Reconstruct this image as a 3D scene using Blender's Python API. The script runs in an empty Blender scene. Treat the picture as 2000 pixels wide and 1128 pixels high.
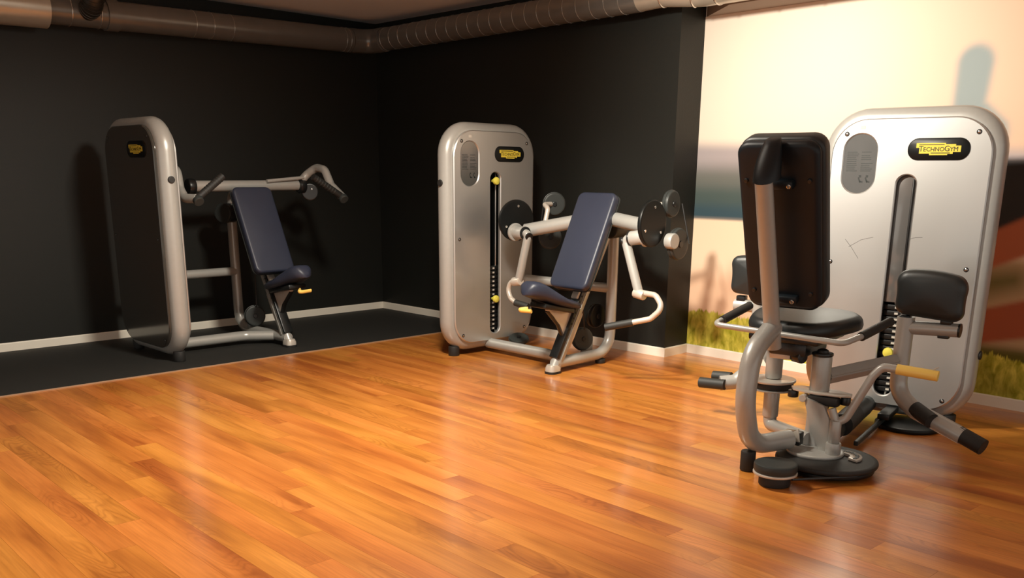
import bpy, bmesh, math, random
from mathutils import Vector, Matrix

random.seed(7)
scn = bpy.context.scene
COL = scn.collection

# ------------------------------------------------------------------ camera
cam_data = bpy.data.cameras.new('camera')
cam = bpy.data.objects.new('camera', cam_data)
COL.objects.link(cam)
cam_data.sensor_width = 36.0
cam_data.lens = 1792.66 / 2000.0 * 36.0
cam_data.shift_y = (830.586 - 564.0) / 2000.0
cam_data.clip_start = 0.05
right = Vector((0.70351, 0.71064, 0.0078015))
down = Vector((0.193054, -0.180529, -0.964437))
fwd = Vector((-0.683961, 0.679998, -0.264196))
cam.matrix_world = Matrix(((right.x, -down.x, -fwd.x, 6.5451),
                           (right.y, -down.y, -fwd.y, -4.8921),
                           (right.z, -down.z, -fwd.z, 1.15),
                           (0, 0, 0, 1)))
scn.camera = cam

# ------------------------------------------------------------------ world, lamps, exposure
world = bpy.data.worlds.new('gym_ambient')
scn.world = world
world.use_nodes = True
world.node_tree.nodes['Background'].inputs[0].default_value = (1.0, 0.93, 0.84, 1)
world.node_tree.nodes['Background'].inputs[1].default_value = 0.8

def lamp(name, loc, target, watts, size, cone=None, blend=0.6, col=(1.0, 0.915, 0.78)):
    if cone:
        d = bpy.data.lights.new(name, 'SPOT'); d.spot_size = math.radians(cone); d.spot_blend = blend
        d.shadow_soft_size = size
    else:
        d = bpy.data.lights.new(name, 'AREA'); d.shape = 'DISK'; d.size = size
    d.energy = watts; d.color = col
    o = bpy.data.objects.new(name, d); COL.objects.link(o)
    o.location = loc
    o.rotation_euler = (Vector(target) - Vector(loc)).to_track_quat('-Z', 'Y').to_euler()
    return o

lamp('ceiling_spot_middle', (3.45, -2.28, 2.20), (2.8, -2.40, 0.0), 335, 0.14, 150, 0.75)
lamp('ceiling_spot_mural', (3.92, -2.50, 2.20), (4.02, 0.10, 1.15), 440, 0.08, 88, 1.0)
lamp('ceiling_spot_front', (3.3, -3.9, 2.22), (3.4, -3.7, 0.0), 70, 0.14, 120, 1.0)

vs = scn.view_settings
vs.view_transform = 'Standard'
vs.look = 'None'
vs.gamma = 1.0
vs.exposure = 0.0
vs.use_curve_mapping = False

# ------------------------------------------------------------------ materials
def new_mat(name):
    m = bpy.data.materials.new(name); m.use_nodes = True
    return m, m.node_tree.nodes, m.node_tree.links, m.node_tree.nodes['Principled BSDF']

def lin(r, g, b):
    f = lambda c: (c / 255 / 12.92) if c / 255 <= 0.04045 else ((c / 255 + 0.055) / 1.055) ** 2.4
    return (f(r), f(g), f(b))

def plain(name, col, rough=0.5, metal=0.0, coat=0.0, bump=0.0, bscale=200.0, vary=0.0, vscale=6.0, spec=0.5):
    m, n, l, b = new_mat(name)
    b.inputs['Roughness'].default_value = rough
    b.inputs['Metallic'].default_value = metal
    b.inputs['Coat Weight'].default_value = coat
    b.inputs['Coat Roughness'].default_value = 0.08
    b.inputs['Specular IOR Level'].default_value = spec
    tc = n.new('ShaderNodeTexCoord')
    ns = n.new('ShaderNodeTexNoise'); ns.inputs['Scale'].default_value = vscale; ns.inputs['Detail'].default_value = 4
    l.new(tc.outputs['Object'], ns.inputs['Vector'])
    mx = n.new('ShaderNodeMix'); mx.data_type = 'RGBA'
    lo = tuple(c * (1 - vary) for c in col); hi = tuple(min(1, c * (1 + vary)) for c in col)
    mx.inputs[6].default_value = (*lo, 1); mx.inputs[7].default_value = (*hi, 1)
    l.new(ns.outputs['Fac'], mx.inputs[0]); l.new(mx.outputs[2], b.inputs['Base Color'])
    if bump:
        n2 = n.new('ShaderNodeTexNoise'); n2.inputs['Scale'].default_value = bscale; n2.inputs['Detail'].default_value = 2
        l.new(tc.outputs['Object'], n2.inputs['Vector'])
        bp = n.new('ShaderNodeBump'); bp.inputs['Strength'].default_value = bump; bp.inputs['Distance'].default_value = 0.002
        l.new(n2.outputs['Fac'], bp.inputs['Height']); l.new(bp.outputs['Normal'], b.inputs['Normal'])
    return m

M = {}
M['silver'] = plain('silver_paint', (0.41, 0.41, 0.385), 0.34, 0.25, 0.3, 0.05, 900, 0.05, 40)
M['shield'] = plain('silver_shield_plastic', (0.55, 0.555, 0.54), 0.41, 0.82, 0.4, 0.0, 0, 0.04, 3)
M['smoked'] = plain('smoked_shield_plastic', (0.045, 0.043, 0.037), 0.12, 0.0, 0.3, 0.0, 0, 0.05, 3)
M['black'] = plain('black_plastic', (0.009, 0.0105, 0.011), 0.32, 0.0, 0.0, 0.1, 600, 0.1, 20)
M['gloss_black'] = plain('gloss_black_disc', (0.005, 0.006, 0.006), 0.38, 0.0, 0.0, 0.0, 0, 0.1, 20, 0.25)
M['pulley'] = plain('grey_pulley_cover', (0.030, 0.035, 0.034), 0.45, 0.0, 0.0, 0.1, 500, 0.1, 20, 0.35)
M['rubber'] = plain('black_rubber', (0.014, 0.014, 0.013), 0.6, 0.0, 0.0, 0.3, 500, 0.1, 30)
M['grip'] = plain('grey_rubber_grip', (0.022, 0.024, 0.022), 0.55, 0.0, 0.0, 0.3, 700, 0.1, 30)
M['navy'] = plain('navy_vinyl', (0.024, 0.030, 0.052), 0.42, 0.0, 0.0, 0.12, 700, 0.08, 12)
M['vinyl'] = plain('black_vinyl', (0.014, 0.0175, 0.018), 0.40, 0.0, 0.0, 0.12, 700, 0.08, 12)
M['shell'] = plain('black_shell_plastic', (0.005, 0.0085, 0.012), 0.42, 0.0, 0.0, 0.06, 500, 0.08, 12, 0.35)
M['yellow'] = plain('yellow_plastic', (0.92, 0.64, 0.15), 0.35, 0.0, 0.0, 0.0, 0, 0.03, 10)
M['knob'] = plain('lemon_knob_plastic', (0.75, 0.68, 0.10), 0.3, 0.0, 0.0, 0.0, 0, 0.02, 10)
M['logo_yellow'] = plain('logo_yellow_print', (0.75, 0.60, 0.06), 0.4, 0.0, 0.0, 0.0, 0, 0.02, 10)
M['ink'] = plain('black_ink', (0.006, 0.006, 0.006), 0.5)
M['steel'] = plain('bright_steel', (0.62, 0.60, 0.57), 0.22, 1.0, 0.0, 0.0, 0, 0.05, 60)
M['castmetal'] = plain('light_cast_metal', (0.60, 0.55, 0.48), 0.35, 0.3, 0.2, 0.0, 0, 0.05, 30)
M['plate'] = plain('iron_weight_plate', (0.010, 0.010, 0.010), 0.4, 0.2)
M['tag'] = plain('white_number_tag', (0.55, 0.52, 0.46), 0.4)
M['window'] = plain('placard_plastic', (0.20, 0.195, 0.185), 0.16, 0.8, 0.2, 0.0, 0, 0.12, 12)
M['slotcover'] = plain('smoky_slot_cover', (0.17, 0.165, 0.16), 0.14, 0.4, 0.3, 0.0, 0, 0.05, 3)
M['cable'] = plain('black_cable', (0.01, 0.01, 0.01), 0.4)
M['wall_black'] = plain('black_wall_paint', (0.0108, 0.0116, 0.0095), 0.55, 0.0, 0.0, 0.25, 160, 0.12, 1.5, 0.35)
M['white_trim'] = plain('white_baseboard_paint', (0.86, 0.81, 0.70), 0.4, 0.0, 0.0, 0.04, 120, 0.03, 4)
M['ceiling'] = plain('ceiling_paint', (0.76, 0.81, 0.86), 0.85, 0.0, 0.0, 0.1, 90, 0.05, 2)
M['soffit'] = plain('shaded_soffit_brown', (0.26, 0.20, 0.155), 0.7, 0.0, 0.0, 0.1, 90, 0.05, 2)  # shade of the underside is put into this brown
M['mat'] = plain('charcoal_rubber_mat', (0.0125, 0.0125, 0.0105), 0.75, 0.0, 0.0, 0.4, 260, 0.3, 60)
M['mat_edge'] = plain('mat_edge_trim', (0.36, 0.22, 0.13), 0.5)
M['duct'] = plain('galvanised_duct', (0.20, 0.195, 0.18), 0.28, 0.45, 0.0, 0.1, 40, 0.12, 12)
M['duct_light'] = plain('bright_galvanised_duct', (0.55, 0.52, 0.44), 0.32, 0.5, 0.0, 0.1, 40, 0.12, 12)
M['duct_flex'] = plain('dark_flexible_duct', (0.05, 0.048, 0.042), 0.4, 0.5, 0.0, 0.1, 40, 0.1, 12)
M['seam'] = plain('bright_duct_seam', (0.70, 0.66, 0.60), 0.25, 0.9)
M['slab'] = plain('under_floor_slab', (0.10, 0.045, 0.015), 0.7)

def wood_material():
    m, n, l, b = new_mat('orange_laminate_wood')
    tc = n.new('ShaderNodeTexCoord'); oi = n.new('ShaderNodeObjectInfo')
    mul = n.new('ShaderNodeVectorMath'); mul.operation = 'MULTIPLY'
    cmb = n.new('ShaderNodeCombineXYZ')
    l.new(oi.outputs['Random'], cmb.inputs[0]); l.new(oi.outputs['Random'], cmb.inputs[1]); l.new(oi.outputs['Random'], cmb.inputs[2])
    mul.inputs[1].default_value = (37.0, 91.0, 53.0)
    l.new(cmb.outputs[0], mul.inputs[0])
    add = n.new('ShaderNodeVectorMath'); add.operation = 'ADD'
    l.new(tc.outputs['Object'], add.inputs[0]); l.new(mul.outputs[0], add.inputs[1])
    def noise(scale3, sc, detail, dist=0.0):
        mp = n.new('ShaderNodeMapping'); mp.inputs['Scale'].default_value = scale3
        l.new(add.outputs[0], mp.inputs['Vector'])
        t = n.new('ShaderNodeTexNoise'); t.inputs['Scale'].default_value = sc; t.inputs['Detail'].default_value = detail
        t.inputs['Distortion'].default_value = dist
        l.new(mp.outputs[0], t.inputs['Vector']); return t
    broad = noise((0.75, 5.0, 1), 1.5, 3, 0.3)           # long streaks of tone
    fine = noise((2.0, 60.0, 1), 2.5, 4)                # fine fibres
    field = noise((1.1, 5.5, 1), 1.25, 1.5, 0.15)       # field whose contours give the cathedral figure
    rings = n.new('ShaderNodeMath'); rings.operation = 'MULTIPLY'; rings.inputs[1].default_value = 170.0
    l.new(field.outputs['Fac'], rings.inputs[0])
    sn = n.new('ShaderNodeMath'); sn.operation = 'SINE'; l.new(rings.outputs[0], sn.inputs[0])
    rmap = n.new('ShaderNodeMapRange'); rmap.inputs[1].default_value = -1; rmap.inputs[2].default_value = 1
    l.new(sn.outputs[0], rmap.inputs[0])
    mask = noise((0.8, 3.0, 1), 1.3, 1)                 # where the figure is strong
    mk = n.new('ShaderNodeMapRange'); mk.inputs[1].default_value = 0.50; mk.inputs[2].default_value = 0.68
    l.new(mask.outputs['Fac'], mk.inputs[0])
    ramp = n.new('ShaderNodeValToRGB')
    e = ramp.color_ramp.elements
    e[0].position = 0.31; e[0].color = (0.40, 0.120, 0.020, 1)
    e[1].position = 0.70; e[1].color = (0.78, 0.300, 0.060, 1)
    k = e.new(0.5); k.color = (0.62, 0.218, 0.038, 1)
    l.new(broad.outputs['Fac'], ramp.inputs[0])
    # plank to plank tone
    hsv = n.new('ShaderNodeHueSaturation')
    tv = n.new('ShaderNodeMapRange'); tv.inputs[3].default_value = 0.94; tv.inputs[4].default_value = 1.05
    l.new(oi.outputs['Random'], tv.inputs[0]); l.new(tv.outputs[0], hsv.inputs['Value'])
    hv = n.new('ShaderNodeMath'); hv.operation = 'FRACT'
    hm = n.new('ShaderNodeMath'); hm.operation = 'MULTIPLY'; hm.inputs[1].default_value = 17.3
    l.new(oi.outputs['Random'], hm.inputs[0]); l.new(hm.outputs[0], hv.inputs[0])
    hr = n.new('ShaderNodeMapRange'); hr.inputs[3].default_value = 0.494; hr.inputs[4].default_value = 0.505
    l.new(hv.outputs[0], hr.inputs[0]); l.new(hr.outputs[0], hsv.inputs['Hue'])
    l.new(ramp.outputs[0], hsv.inputs['Color'])
    m1 = n.new('ShaderNodeMix'); m1.data_type = 'RGBA'; m1.blend_type = 'MULTIPLY'
    fr = n.new('ShaderNodeValToRGB'); fr.color_ramp.elements[0].position = 0.30; fr.color_ramp.elements[0].color = (0.70, 0.66, 0.62, 1)
    fr.color_ramp.elements[1].position = 0.62; fr.color_ramp.elements[1].color = (1, 1, 1, 1)
    l.new(fine.outputs['Fac'], fr.inputs[0])
    m1.inputs[0].default_value = 0.55
    l.new(hsv.outputs[0], m1.inputs[6]); l.new(fr.outputs[0], m1.inputs[7])
    m2 = n.new('ShaderNodeMix'); m2.data_type = 'RGBA'; m2.blend_type = 'MULTIPLY'
    rr = n.new('ShaderNodeValToRGB'); rr.color_ramp.elements[0].position = 0.0; rr.color_ramp.elements[0].color = (0.62, 0.55, 0.48, 1)
    rr.color_ramp.elements[1].position = 0.55; rr.color_ramp.elements[1].color = (1, 1, 1, 1)
    l.new(rmap.outputs[0], rr.inputs[0])
    mf = n.new('ShaderNodeMath'); mf.operation = 'MULTIPLY'; mf.inputs[1].default_value = 0.5
    l.new(mk.outputs[0], mf.inputs[0]); l.new(mf.outputs[0], m2.inputs[0])
    l.new(m1.outputs[2], m2.inputs[6]); l.new(rr.outputs[0], m2.inputs[7])
    l.new(m2.outputs[2], b.inputs['Base Color'])
    b.inputs['Roughness'].default_value = 0.30
    b.inputs['Coat Weight'].default_value = 0.45; b.inputs['Coat Roughness'].default_value = 0.16
    b.inputs['Specular IOR Level'].default_value = 0.5
    bp = n.new('ShaderNodeBump'); bp.inputs['Strength'].default_value = 0.06; bp.inputs['Distance'].default_value = 0.001
    l.new(fine.outputs['Fac'], bp.inputs['Height']); l.new(bp.outputs['Normal'], b.inputs['Normal'])
    return m
M['wood'] = wood_material()

def mural_material():
    m, n, l, b = new_mat('printed_meadow_photograph')
    at = n.new('ShaderNodeAttribute'); at.attribute_name = 'print'
    tc = n.new('ShaderNodeTexCoord')
    g = n.new('ShaderNodeAttribute'); g.attribute_name = 'grass'
    def blades(scale3, sc, det):
        mp = n.new('ShaderNodeMapping'); mp.inputs['Scale'].default_value = scale3
        l.new(tc.outputs['Object'], mp.inputs['Vector'])
        t = n.new('ShaderNodeTexNoise'); t.inputs['Scale'].default_value = sc; t.inputs['Detail'].default_value = det
        t.inputs['Distortion'].default_value = 0.5
        l.new(mp.outputs[0], t.inputs['Vector']); return t
    t = blades((2.2, 1, 1.0), 14, 4)
    rp = n.new('ShaderNodeValToRGB')
    rp.color_ramp.elements[0].position = 0.32; rp.color_ramp.elements[0].color = (*lin(156, 156, 34), 1)
    rp.color_ramp.elements[1].position = 0.68; rp.color_ramp.elements[1].color = (*lin(236, 224, 96), 1)
    l.new(t.outputs['Fac'], rp.inputs[0])
    t2 = blades((1.0, 1, 1.0), 4, 2)
    mg = n.new('ShaderNodeMix'); mg.data_type = 'RGBA'; mg.blend_type = 'MULTIPLY'
    r2 = n.new('ShaderNodeMapRange'); r2.inputs[1].default_value = 0.35; r2.inputs[2].default_value = 0.65; r2.inputs[3].default_value = 0.62; r2.inputs[4].default_value = 1.0
    l.new(t2.outputs['Fac'], r2.inputs[0])
    cc = n.new('ShaderNodeCombineColor')
    for i in range(3): l.new(r2.outputs[0], cc.inputs[i])
    mg.inputs[0].default_value = 1.0
    l.new(rp.outputs[0], mg.inputs[6]); l.new(cc.outputs[0], mg.inputs[7])
    # ragged upper edge of the meadow
    t3 = blades((9.0, 1, 0.6), 9, 2)
    ad = n.new('ShaderNodeMath'); ad.operation = 'ADD'
    l.new(g.outputs['Fac'], ad.inputs[0])
    sb = n.new('ShaderNodeMath'); sb.operation = 'MULTIPLY_ADD'; sb.inputs[1].default_value = 0.9; sb.inputs[2].default_value = -0.45
    l.new(t3.outputs['Fac'], sb.inputs[0]); l.new(sb.outputs[0], ad.inputs[1])
    st = n.new('ShaderNodeMapRange'); st.inputs[1].default_value = 0.42; st.inputs[2].default_value = 0.58
    l.new(ad.outputs[0], st.inputs[0])
    mx = n.new('ShaderNodeMix'); mx.data_type = 'RGBA'
    l.new(st.outputs[0], mx.inputs[0]); l.new(at.outputs['Color'], mx.inputs[6]); l.new(mg.outputs[2], mx.inputs[7])
    l.new(mx.outputs[2], b.inputs['Base Color'])
    b.inputs['Roughness'].default_value = 0.6
    b.inputs['Specular IOR Level'].default_value = 0.25
    return m
M['mural'] = mural_material()

# ------------------------------------------------------------------ geometry helpers
def link_mesh(name, bm, mat, parent=None, smooth=True, angle=38):
    me = bpy.data.meshes.new(name)
    bmesh.ops.recalc_face_normals(bm, faces=bm.faces)
    bm.to_mesh(me); bm.free()
    if smooth:
        for p in me.polygons: p.use_smooth = True
        me.set_sharp_from_angle(angle=math.radians(angle))
    me.materials.append(M[mat] if isinstance(mat, str) else mat)
    o = bpy.data.objects.new(name, me); COL.objects.link(o)
    if parent: o.parent = parent
    return o

def thing(name, label, cat, loc=(0, 0, 0), rz=0.0, group=None):
    o = bpy.data.objects.new(name, None); COL.objects.link(o)
    o.empty_display_size = 0.1
    o.location = loc; o.rotation_euler = (0, 0, rz)
    o['label'] = label; o['category'] = cat
    if group: o['group'] = group
    return o

def structure(o, label=None):
    o['kind'] = 'structure'
    if label: o['label'] = label
    return o

def fillet(pts, rad, seg=7):
    pts = [Vector(p) for p in pts]
    if len(pts) < 3: return pts
    out = [pts[0]]
    for i in range(1, len(pts) - 1):
        r = rad[i - 1] if isinstance(rad, (list, tuple)) else rad
        a, b, c = pts[i - 1], pts[i], pts[i + 1]
        u = (a - b); v = (c - b); lu, lv = u.length, v.length
        u.normalize(); v.normalize()
        ang = u.angle(v)
        if r <= 0 or ang > math.pi - 0.02:
            out.append(b); continue
        t = r / math.tan(ang / 2)
        lim = 0.48 * min(lu, lv) if len(pts) > 3 else 0.95 * min(lu, lv)
        if t > lim: t = lim; r = t * math.tan(ang / 2)
        p0 = b + u * t; p1 = b + v * t
        bis = (u + v).normalized(); ctr = b + bis * (r / math.sin(ang / 2))
        d0 = p0 - ctr; d1 = p1 - ctr; w = d0.angle(d1)
        for k in range(seg + 1):
            s = k / seg
            out.append(ctr + (d0 * math.sin((1 - s) * w) + d1 * math.sin(s * w)) / math.sin(w))
    out.append(pts[-1])
    return out

def tube_into(bm, pts, r, r2=None, up=(0, 0, 1), n=18, taper=None, closed=False, cap=True):
    """sweep an (elliptical) section along pts; r across, r2 along the carried 'up' side"""
    pts = [Vector(p) for p in pts]; r2 = r2 or r
    N = len(pts); rings = []
    def tan(i):
        if closed: return (pts[(i + 1) % N] - pts[i - 1]).normalized()
        if i == 0: return (pts[1] - pts[0]).normalized()
        if i == N - 1: return (pts[-1] - pts[-2]).normalized()
        return ((pts[i + 1] - pts[i]).normalized() + (pts[i] - pts[i - 1]).normalized()).normalized()
    t0 = tan(0); ref = Vector(up)
    if abs(ref.normalized().dot(t0)) > 0.96: ref = Vector((1, 0, 0)) if abs(t0.x) < 0.9 else Vector((0, 1, 0))
    ref = (ref - t0 * ref.dot(t0)).normalized()
    for i in range(N):
        t = tan(i)
        ref = (ref - t * ref.dot(t)).normalized()
        side = t.cross(ref)
        k = taper[i] if taper else 1.0
        rings.append([bm.verts.new(pts[i] + side * math.cos(2 * math.pi * j / n) * r * k + ref * math.sin(2 * math.pi * j / n) * r2 * k) for j in range(n)])
    last = N if closed else N - 1
    for i in range(last):
        A, B = rings[i], rings[(i + 1) % N]
        for j in range(n):
            bm.faces.new((A[j], A[(j + 1) % n], B[(j + 1) % n], B[j]))
    if not closed and cap:
        bm.faces.new(rings[0][::-1]); bm.faces.new(rings[-1])
    return bm

def tube(name, pts, r, mat, parent=None, rad=0.06, r2=None, up=(0, 0, 1), n=18):
    bm = bmesh.new()
    tube_into(bm, fillet(pts, rad), r, r2, up, n)
    return link_mesh(name, bm, mat, parent)

def lathe_into(bm, p0, axis, prof, n=32):
    """prof: list of (distance along axis, radius)"""
    p0 = Vector(p0); a = Vector(axis).normalized()
    x = a.orthogonal().normalized(); y = a.cross(x)
    rings = []
    for d, r in prof:
        if r < 1e-5: rings.append([bm.verts.new(p0 + a * d)])
        else: rings.append([bm.verts.new(p0 + a * d + (x * math.cos(2 * math.pi * j / n) + y * math.sin(2 * math.pi * j / n)) * r) for j in range(n)])
    for A, B in zip(rings, rings[1:]):
        for j in range(n):
            k = (j + 1) % n
            if len(A) == 1 and len(B) == 1: continue
            if len(A) == 1: bm.faces.new((A[0], B[k], B[j]))
            elif len(B) == 1: bm.faces.new((A[j], A[k], B[0]))
            else: bm.faces.new((A[j], A[k], B[k], B[j]))
    if len(rings[0]) > 1: bm.faces.new(rings[0][::-1])
    if len(rings[-1]) > 1: bm.faces.new(rings[-1])
    return bm

def disc(name, c, axis, r, th, mat, parent=None, bev=0.006, n=36):
    """disc of thickness th centred at c"""
    c = Vector(c); a = Vector(axis).normalized()
    bm = bmesh.new()
    lathe_into(bm, c - a * th / 2, a, [(0, 0), (0, (r - bev) * 0.94), (0, r - bev), (bev * 0.3, r - bev * 0.3), (bev, r), (th - bev, r), (th - bev * 0.3, r - bev * 0.3), (th, r - bev), (th, (r - bev) * 0.94), (th, 0)], n)
    return link_mesh(name, bm, mat, parent)

def rod(name, p0, p1, r, mat, parent=None, bev=0.003, n=20):
    p0, p1 = Vector(p0), Vector(p1)
    return disc(name, (p0 + p1) / 2, p1 - p0, r, (p1 - p0).length, mat, parent, min(bev, r * 0.5), n)

def box_into(bm, c, s, bev=0.0, rot=None, seg=2):
    mat = Matrix.Translation(Vector(c)) @ (rot.to_4x4() if rot else Matrix.Identity(4)) @ Matrix.Diagonal((*s, 1))
    g = bmesh.ops.create_cube(bm, size=1.0, matrix=mat)
    if bev:
        es = list({e for v in g['verts'] for e in v.link_edges})
        bmesh.ops.bevel(bm, geom=es, offset=bev, segments=seg, affect='EDGES', profile=0.5)
    return bm

def box(name, c, s, mat, parent=None, bev=0.003, rot=None, smooth=True):
    bm = bmesh.new(); box_into(bm, c, s, bev, rot)
    return link_mesh(name, bm, mat, parent, smooth)

def rrect(w, h, r, seg=8):
    """closed rounded rectangle (w, h full sizes), counter clockwise, as 2d points"""
    r = min(r, w / 2 - 1e-4, h / 2 - 1e-4); out = []
    for cx, cy, a0 in ((w / 2 - r, h / 2 - r, 0), (-w / 2 + r, h / 2 - r, 90), (-w / 2 + r, -h / 2 + r, 180), (w / 2 - r, -h / 2 + r, 270)):
        for k in range(seg + 1):
            a = math.radians(a0 + 90 * k / seg)
            out.append((cx + r * math.cos(a), cy + r * math.sin(a)))
    return out

def loft_into(bm, loops, cap0=True, cap1=True):
    R = [[bm.verts.new(p) for p in lp] for lp in loops]
    n = len(R[0])
    for A, B in zip(R, R[1:]):
        for j in range(n): bm.faces.new((A[j], A[(j + 1) % n], B[(j + 1) % n], B[j]))
    if cap0: bm.faces.new(R[0][::-1])
    if cap1: bm.faces.new(R[-1])
    return bm

def cushion(name, c, right_v, up_v, w, h, th, mat, parent, corner=0.05, edge=0.02, crown=0.008, shape=None, n=7):
    """upholstered pad: face normal = right x up, back plane through c"""
    c = Vector(c); R = Vector(right_v).normalized(); U = Vector(up_v).normalized(); N = R.cross(U)
    lay = [(0.0, edge * 0.55), (edge * 0.25, edge * 0.12), (edge * 0.7, 0.0), (th - edge, 0.0)]
    for a in (22, 45, 68, 90):
        a = math.radians(a); lay.append((th - edge + edge * math.sin(a), edge * (1 - math.cos(a))))
    def outline(ins):
        base = rrect(w - 2 * ins, h - 2 * ins, max(corner - ins, 0.012), n); out = []
        for i, p in enumerate(base):
            q = base[(i + 1) % len(base)]; out.append(p)
            if i % (n + 1) == n:
                for k in range(1, 7): out.append((p[0] + (q[0] - p[0]) * k / 7, p[1] + (q[1] - p[1]) * k / 7))
        return out
    def place(x, y, d):
        if shape: x, y = shape(x, y, w, h)
        return c + R * x + U * y + N * d
    loops = [[place(x, y, d) for x, y in outline(ins)] for d, ins in lay]
    top = outline(edge); A = w / 2 - edge; B = h / 2 - edge
    for k in (0.93, 0.84, 0.72, 0.58, 0.42, 0.25, 0.10, 0.012):
        m = math.sqrt(1 - k); lp = []
        for x, y in top:
            t = math.atan2(y / B, x / A)
            lp.append(place(k * ((1 - m) * x + m * A * math.cos(t)), k * ((1 - m) * y + m * B * math.sin(t)), th + crown * (1 - k * k)))
        loops.append(lp)
    bm = bmesh.new(); loft_into(bm, loops)
    return link_mesh(name, bm, mat, parent, angle=60)

def prism(name, poly, origin, ux, uy, th, mat, parent, bev=0.003):
    """polygon in the plane (origin, ux, uy), thickness th centred on the plane"""
    o = Vector(origin); X = Vector(ux).normalized(); Y = Vector(uy).normalized(); N = X.cross(Y)
    bm = bmesh.new()
    loft_into(bm, [[o + X * x + Y * y - N * th / 2 for x, y in poly], [o + X * x + Y * y + N * th / 2 for x, y in poly]])
    if bev: bmesh.ops.bevel(bm, geom=list(bm.edges), offset=bev, segments=2, affect='EDGES', profile=0.5)
    return link_mesh(name, bm, mat, parent)

def holed_panel(name, outer, holes, x0, x1, cham, flip, mat, parent):
    """flat panel in local YZ, from x0 (back) to x1 (front), with holes; flip turns it to face -X"""
    bm = bmesh.new(); fill = []
    def P(y, z, x): return Vector((-x, -y, z)) if flip else Vector((x, y, z))
    def ring(loop, x): return [bm.verts.new(P(y, z, x)) for y, z in loop]
    def wall(A, B):
        n = len(A)
        for j in range(n): bm.faces.new((A[j], A[(j + 1) % n], B[(j + 1) % n], B[j]))
    def shrink(loop, d):
        cy = sum(p[0] for p in loop) / len(loop); cz = sum(p[1] for p in loop) / len(loop)
        hy = max(abs(p[0] - cy) for p in loop); hz = max(abs(p[1] - cz) for p in loop)
        return [(cy + (p[0] - cy) * (hy - d) / hy, cz + (p[1] - cz) * (hz - d) / hz) for p in loop]
    a = ring(outer, x0); b = ring(outer, x1 - cham); c = ring(shrink(outer, cham), x1)
    wall(a, b); wall(b, c)
    loops = [c]
    for h in holes:
        p = ring(h, x0); q = ring(h, x1 - cham); r = ring(shrink(h, -cham), x1)
        wall(p, q); wall(q, r); loops.append(r)
    for lp in loops:
        for j in range(len(lp)):
            e = bm.edges.get((lp[j], lp[(j + 1) % len(lp)])) or bm.edges.new((lp[j], lp[(j + 1) % len(lp)]))
            fill.append(e)
    bmesh.ops.triangle_fill(bm, use_beauty=True, use_dissolve=False, edges=fill)
    return link_mesh(name, bm, mat, parent, angle=25)

def text_mesh(s, size, extrude):
    cu = bpy.data.curves.new('lettering', 'FONT'); cu.body = s; cu.size = size; cu.extrude = extrude
    cu.align_x = 'LEFT'; cu.resolution_u = 3
    o = bpy.data.objects.new('lettering', cu); COL.objects.link(o)
    dg = bpy.context.evaluated_depsgraph_get(); dg.update()
    me = bpy.data.meshes.new_from_object(o.evaluated_get(dg))
    bpy.data.objects.remove(o); bpy.data.curves.remove(cu)
    xs = [v.co.x for v in me.vertices]
    return me, min(xs), max(xs)

# ------------------------------------------------------------------ room shell
LB = 3.0341          # outer corner of the black return
MANG = math.radians(-2.43)
MU = Vector((math.cos(MANG), math.sin(MANG), 0)); MN = Vector((MU.y, -MU.x, 0))   # along the mural wall, and out of it into the room
M0 = Vector((LB, 0.2546, 0))
HB = 0.0587
ZC, ZS = 2.32, 2.0903

def wall_slab(name, a, b, back, z0, z1, mat):
    """vertical slab whose visible face runs a->b; 'back' is the offset vector to its rear face"""
    bm = bmesh.new(); a = Vector(a); b = Vector(b); k = Vector(back)
    base = [a, b, b + k, a + k]
    loft_into(bm, [[p + Vector((0, 0, z0)) for p in base], [p + Vector((0, 0, z1)) for p in base]])
    return structure(link_mesh(name, bm, mat, None, False))

wall_slab('wall_left', (0, -9, 0), (0, 0.0, 0), (-0.12, 0, 0), -0.03, ZC, 'wall_black')
wall_slab('wall_back', (0, 0, 0), (LB, 0, 0), (0, 0.6, 0), -0.03, ZC, 'wall_black')
MEND = M0 + MU * 6.2
wall_slab('wall_right', M0, MEND, (0, 0.15, 0), -0.03, ZC, 'ceiling')

ceil_bm = bmesh.new(); box_into(ceil_bm, (4.6, -4.2, ZC + 0.06), (9.4, 9.8, 0.12))
structure(link_mesh('ceiling', ceil_bm, 'ceiling', None, False))
# lowered soffit above the printed wall, its shade put into the brown
bm = bmesh.new()
base = [M0 + Vector((-0.02, 0.02, 0)), MEND, MEND + MN * 0.42, Vector((LB - 0.02, -0.003, 0)) + MU * 0.36]
loft_into(bm, [[p + Vector((0, 0, ZS)) for p in base], [p + Vector((0, 0, ZC)) for p in base]])
structure(link_mesh('trim_1', bm, 'soffit', None, False), 'ceiling soffit above the printed wall, coloured brown for its shade')

def baseboard(name, a, b, out, mat='white_trim'):
    bm = bmesh.new(); a = Vector(a); b = Vector(b); k = Vector(out).normalized()
    prof = [(0, 0), (0.012, 0), (0.012, HB - 0.006), (0.009, HB), (0, HB)]
    loft_into(bm, [[a + k * d + Vector((0, 0, z)) for d, z in prof], [b + k * d + Vector((0, 0, z)) for d, z in prof]])
    o = link_mesh(name, bm, mat, None, False); return structure(o)
baseboard('baseboard_left', (0, -6, 0), (0, 0, 0), (1, 0, 0))
baseboard('baseboard_back', (0, 0, 0), (LB, 0, 0), (0, -1, 0))
baseboard('baseboard_return', (LB, -0.012, 0), (LB, 0.262, 0), (1, 0, 0))
baseboard('baseboard_right', M0 + MU * 0.004, MEND, MN)

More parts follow.
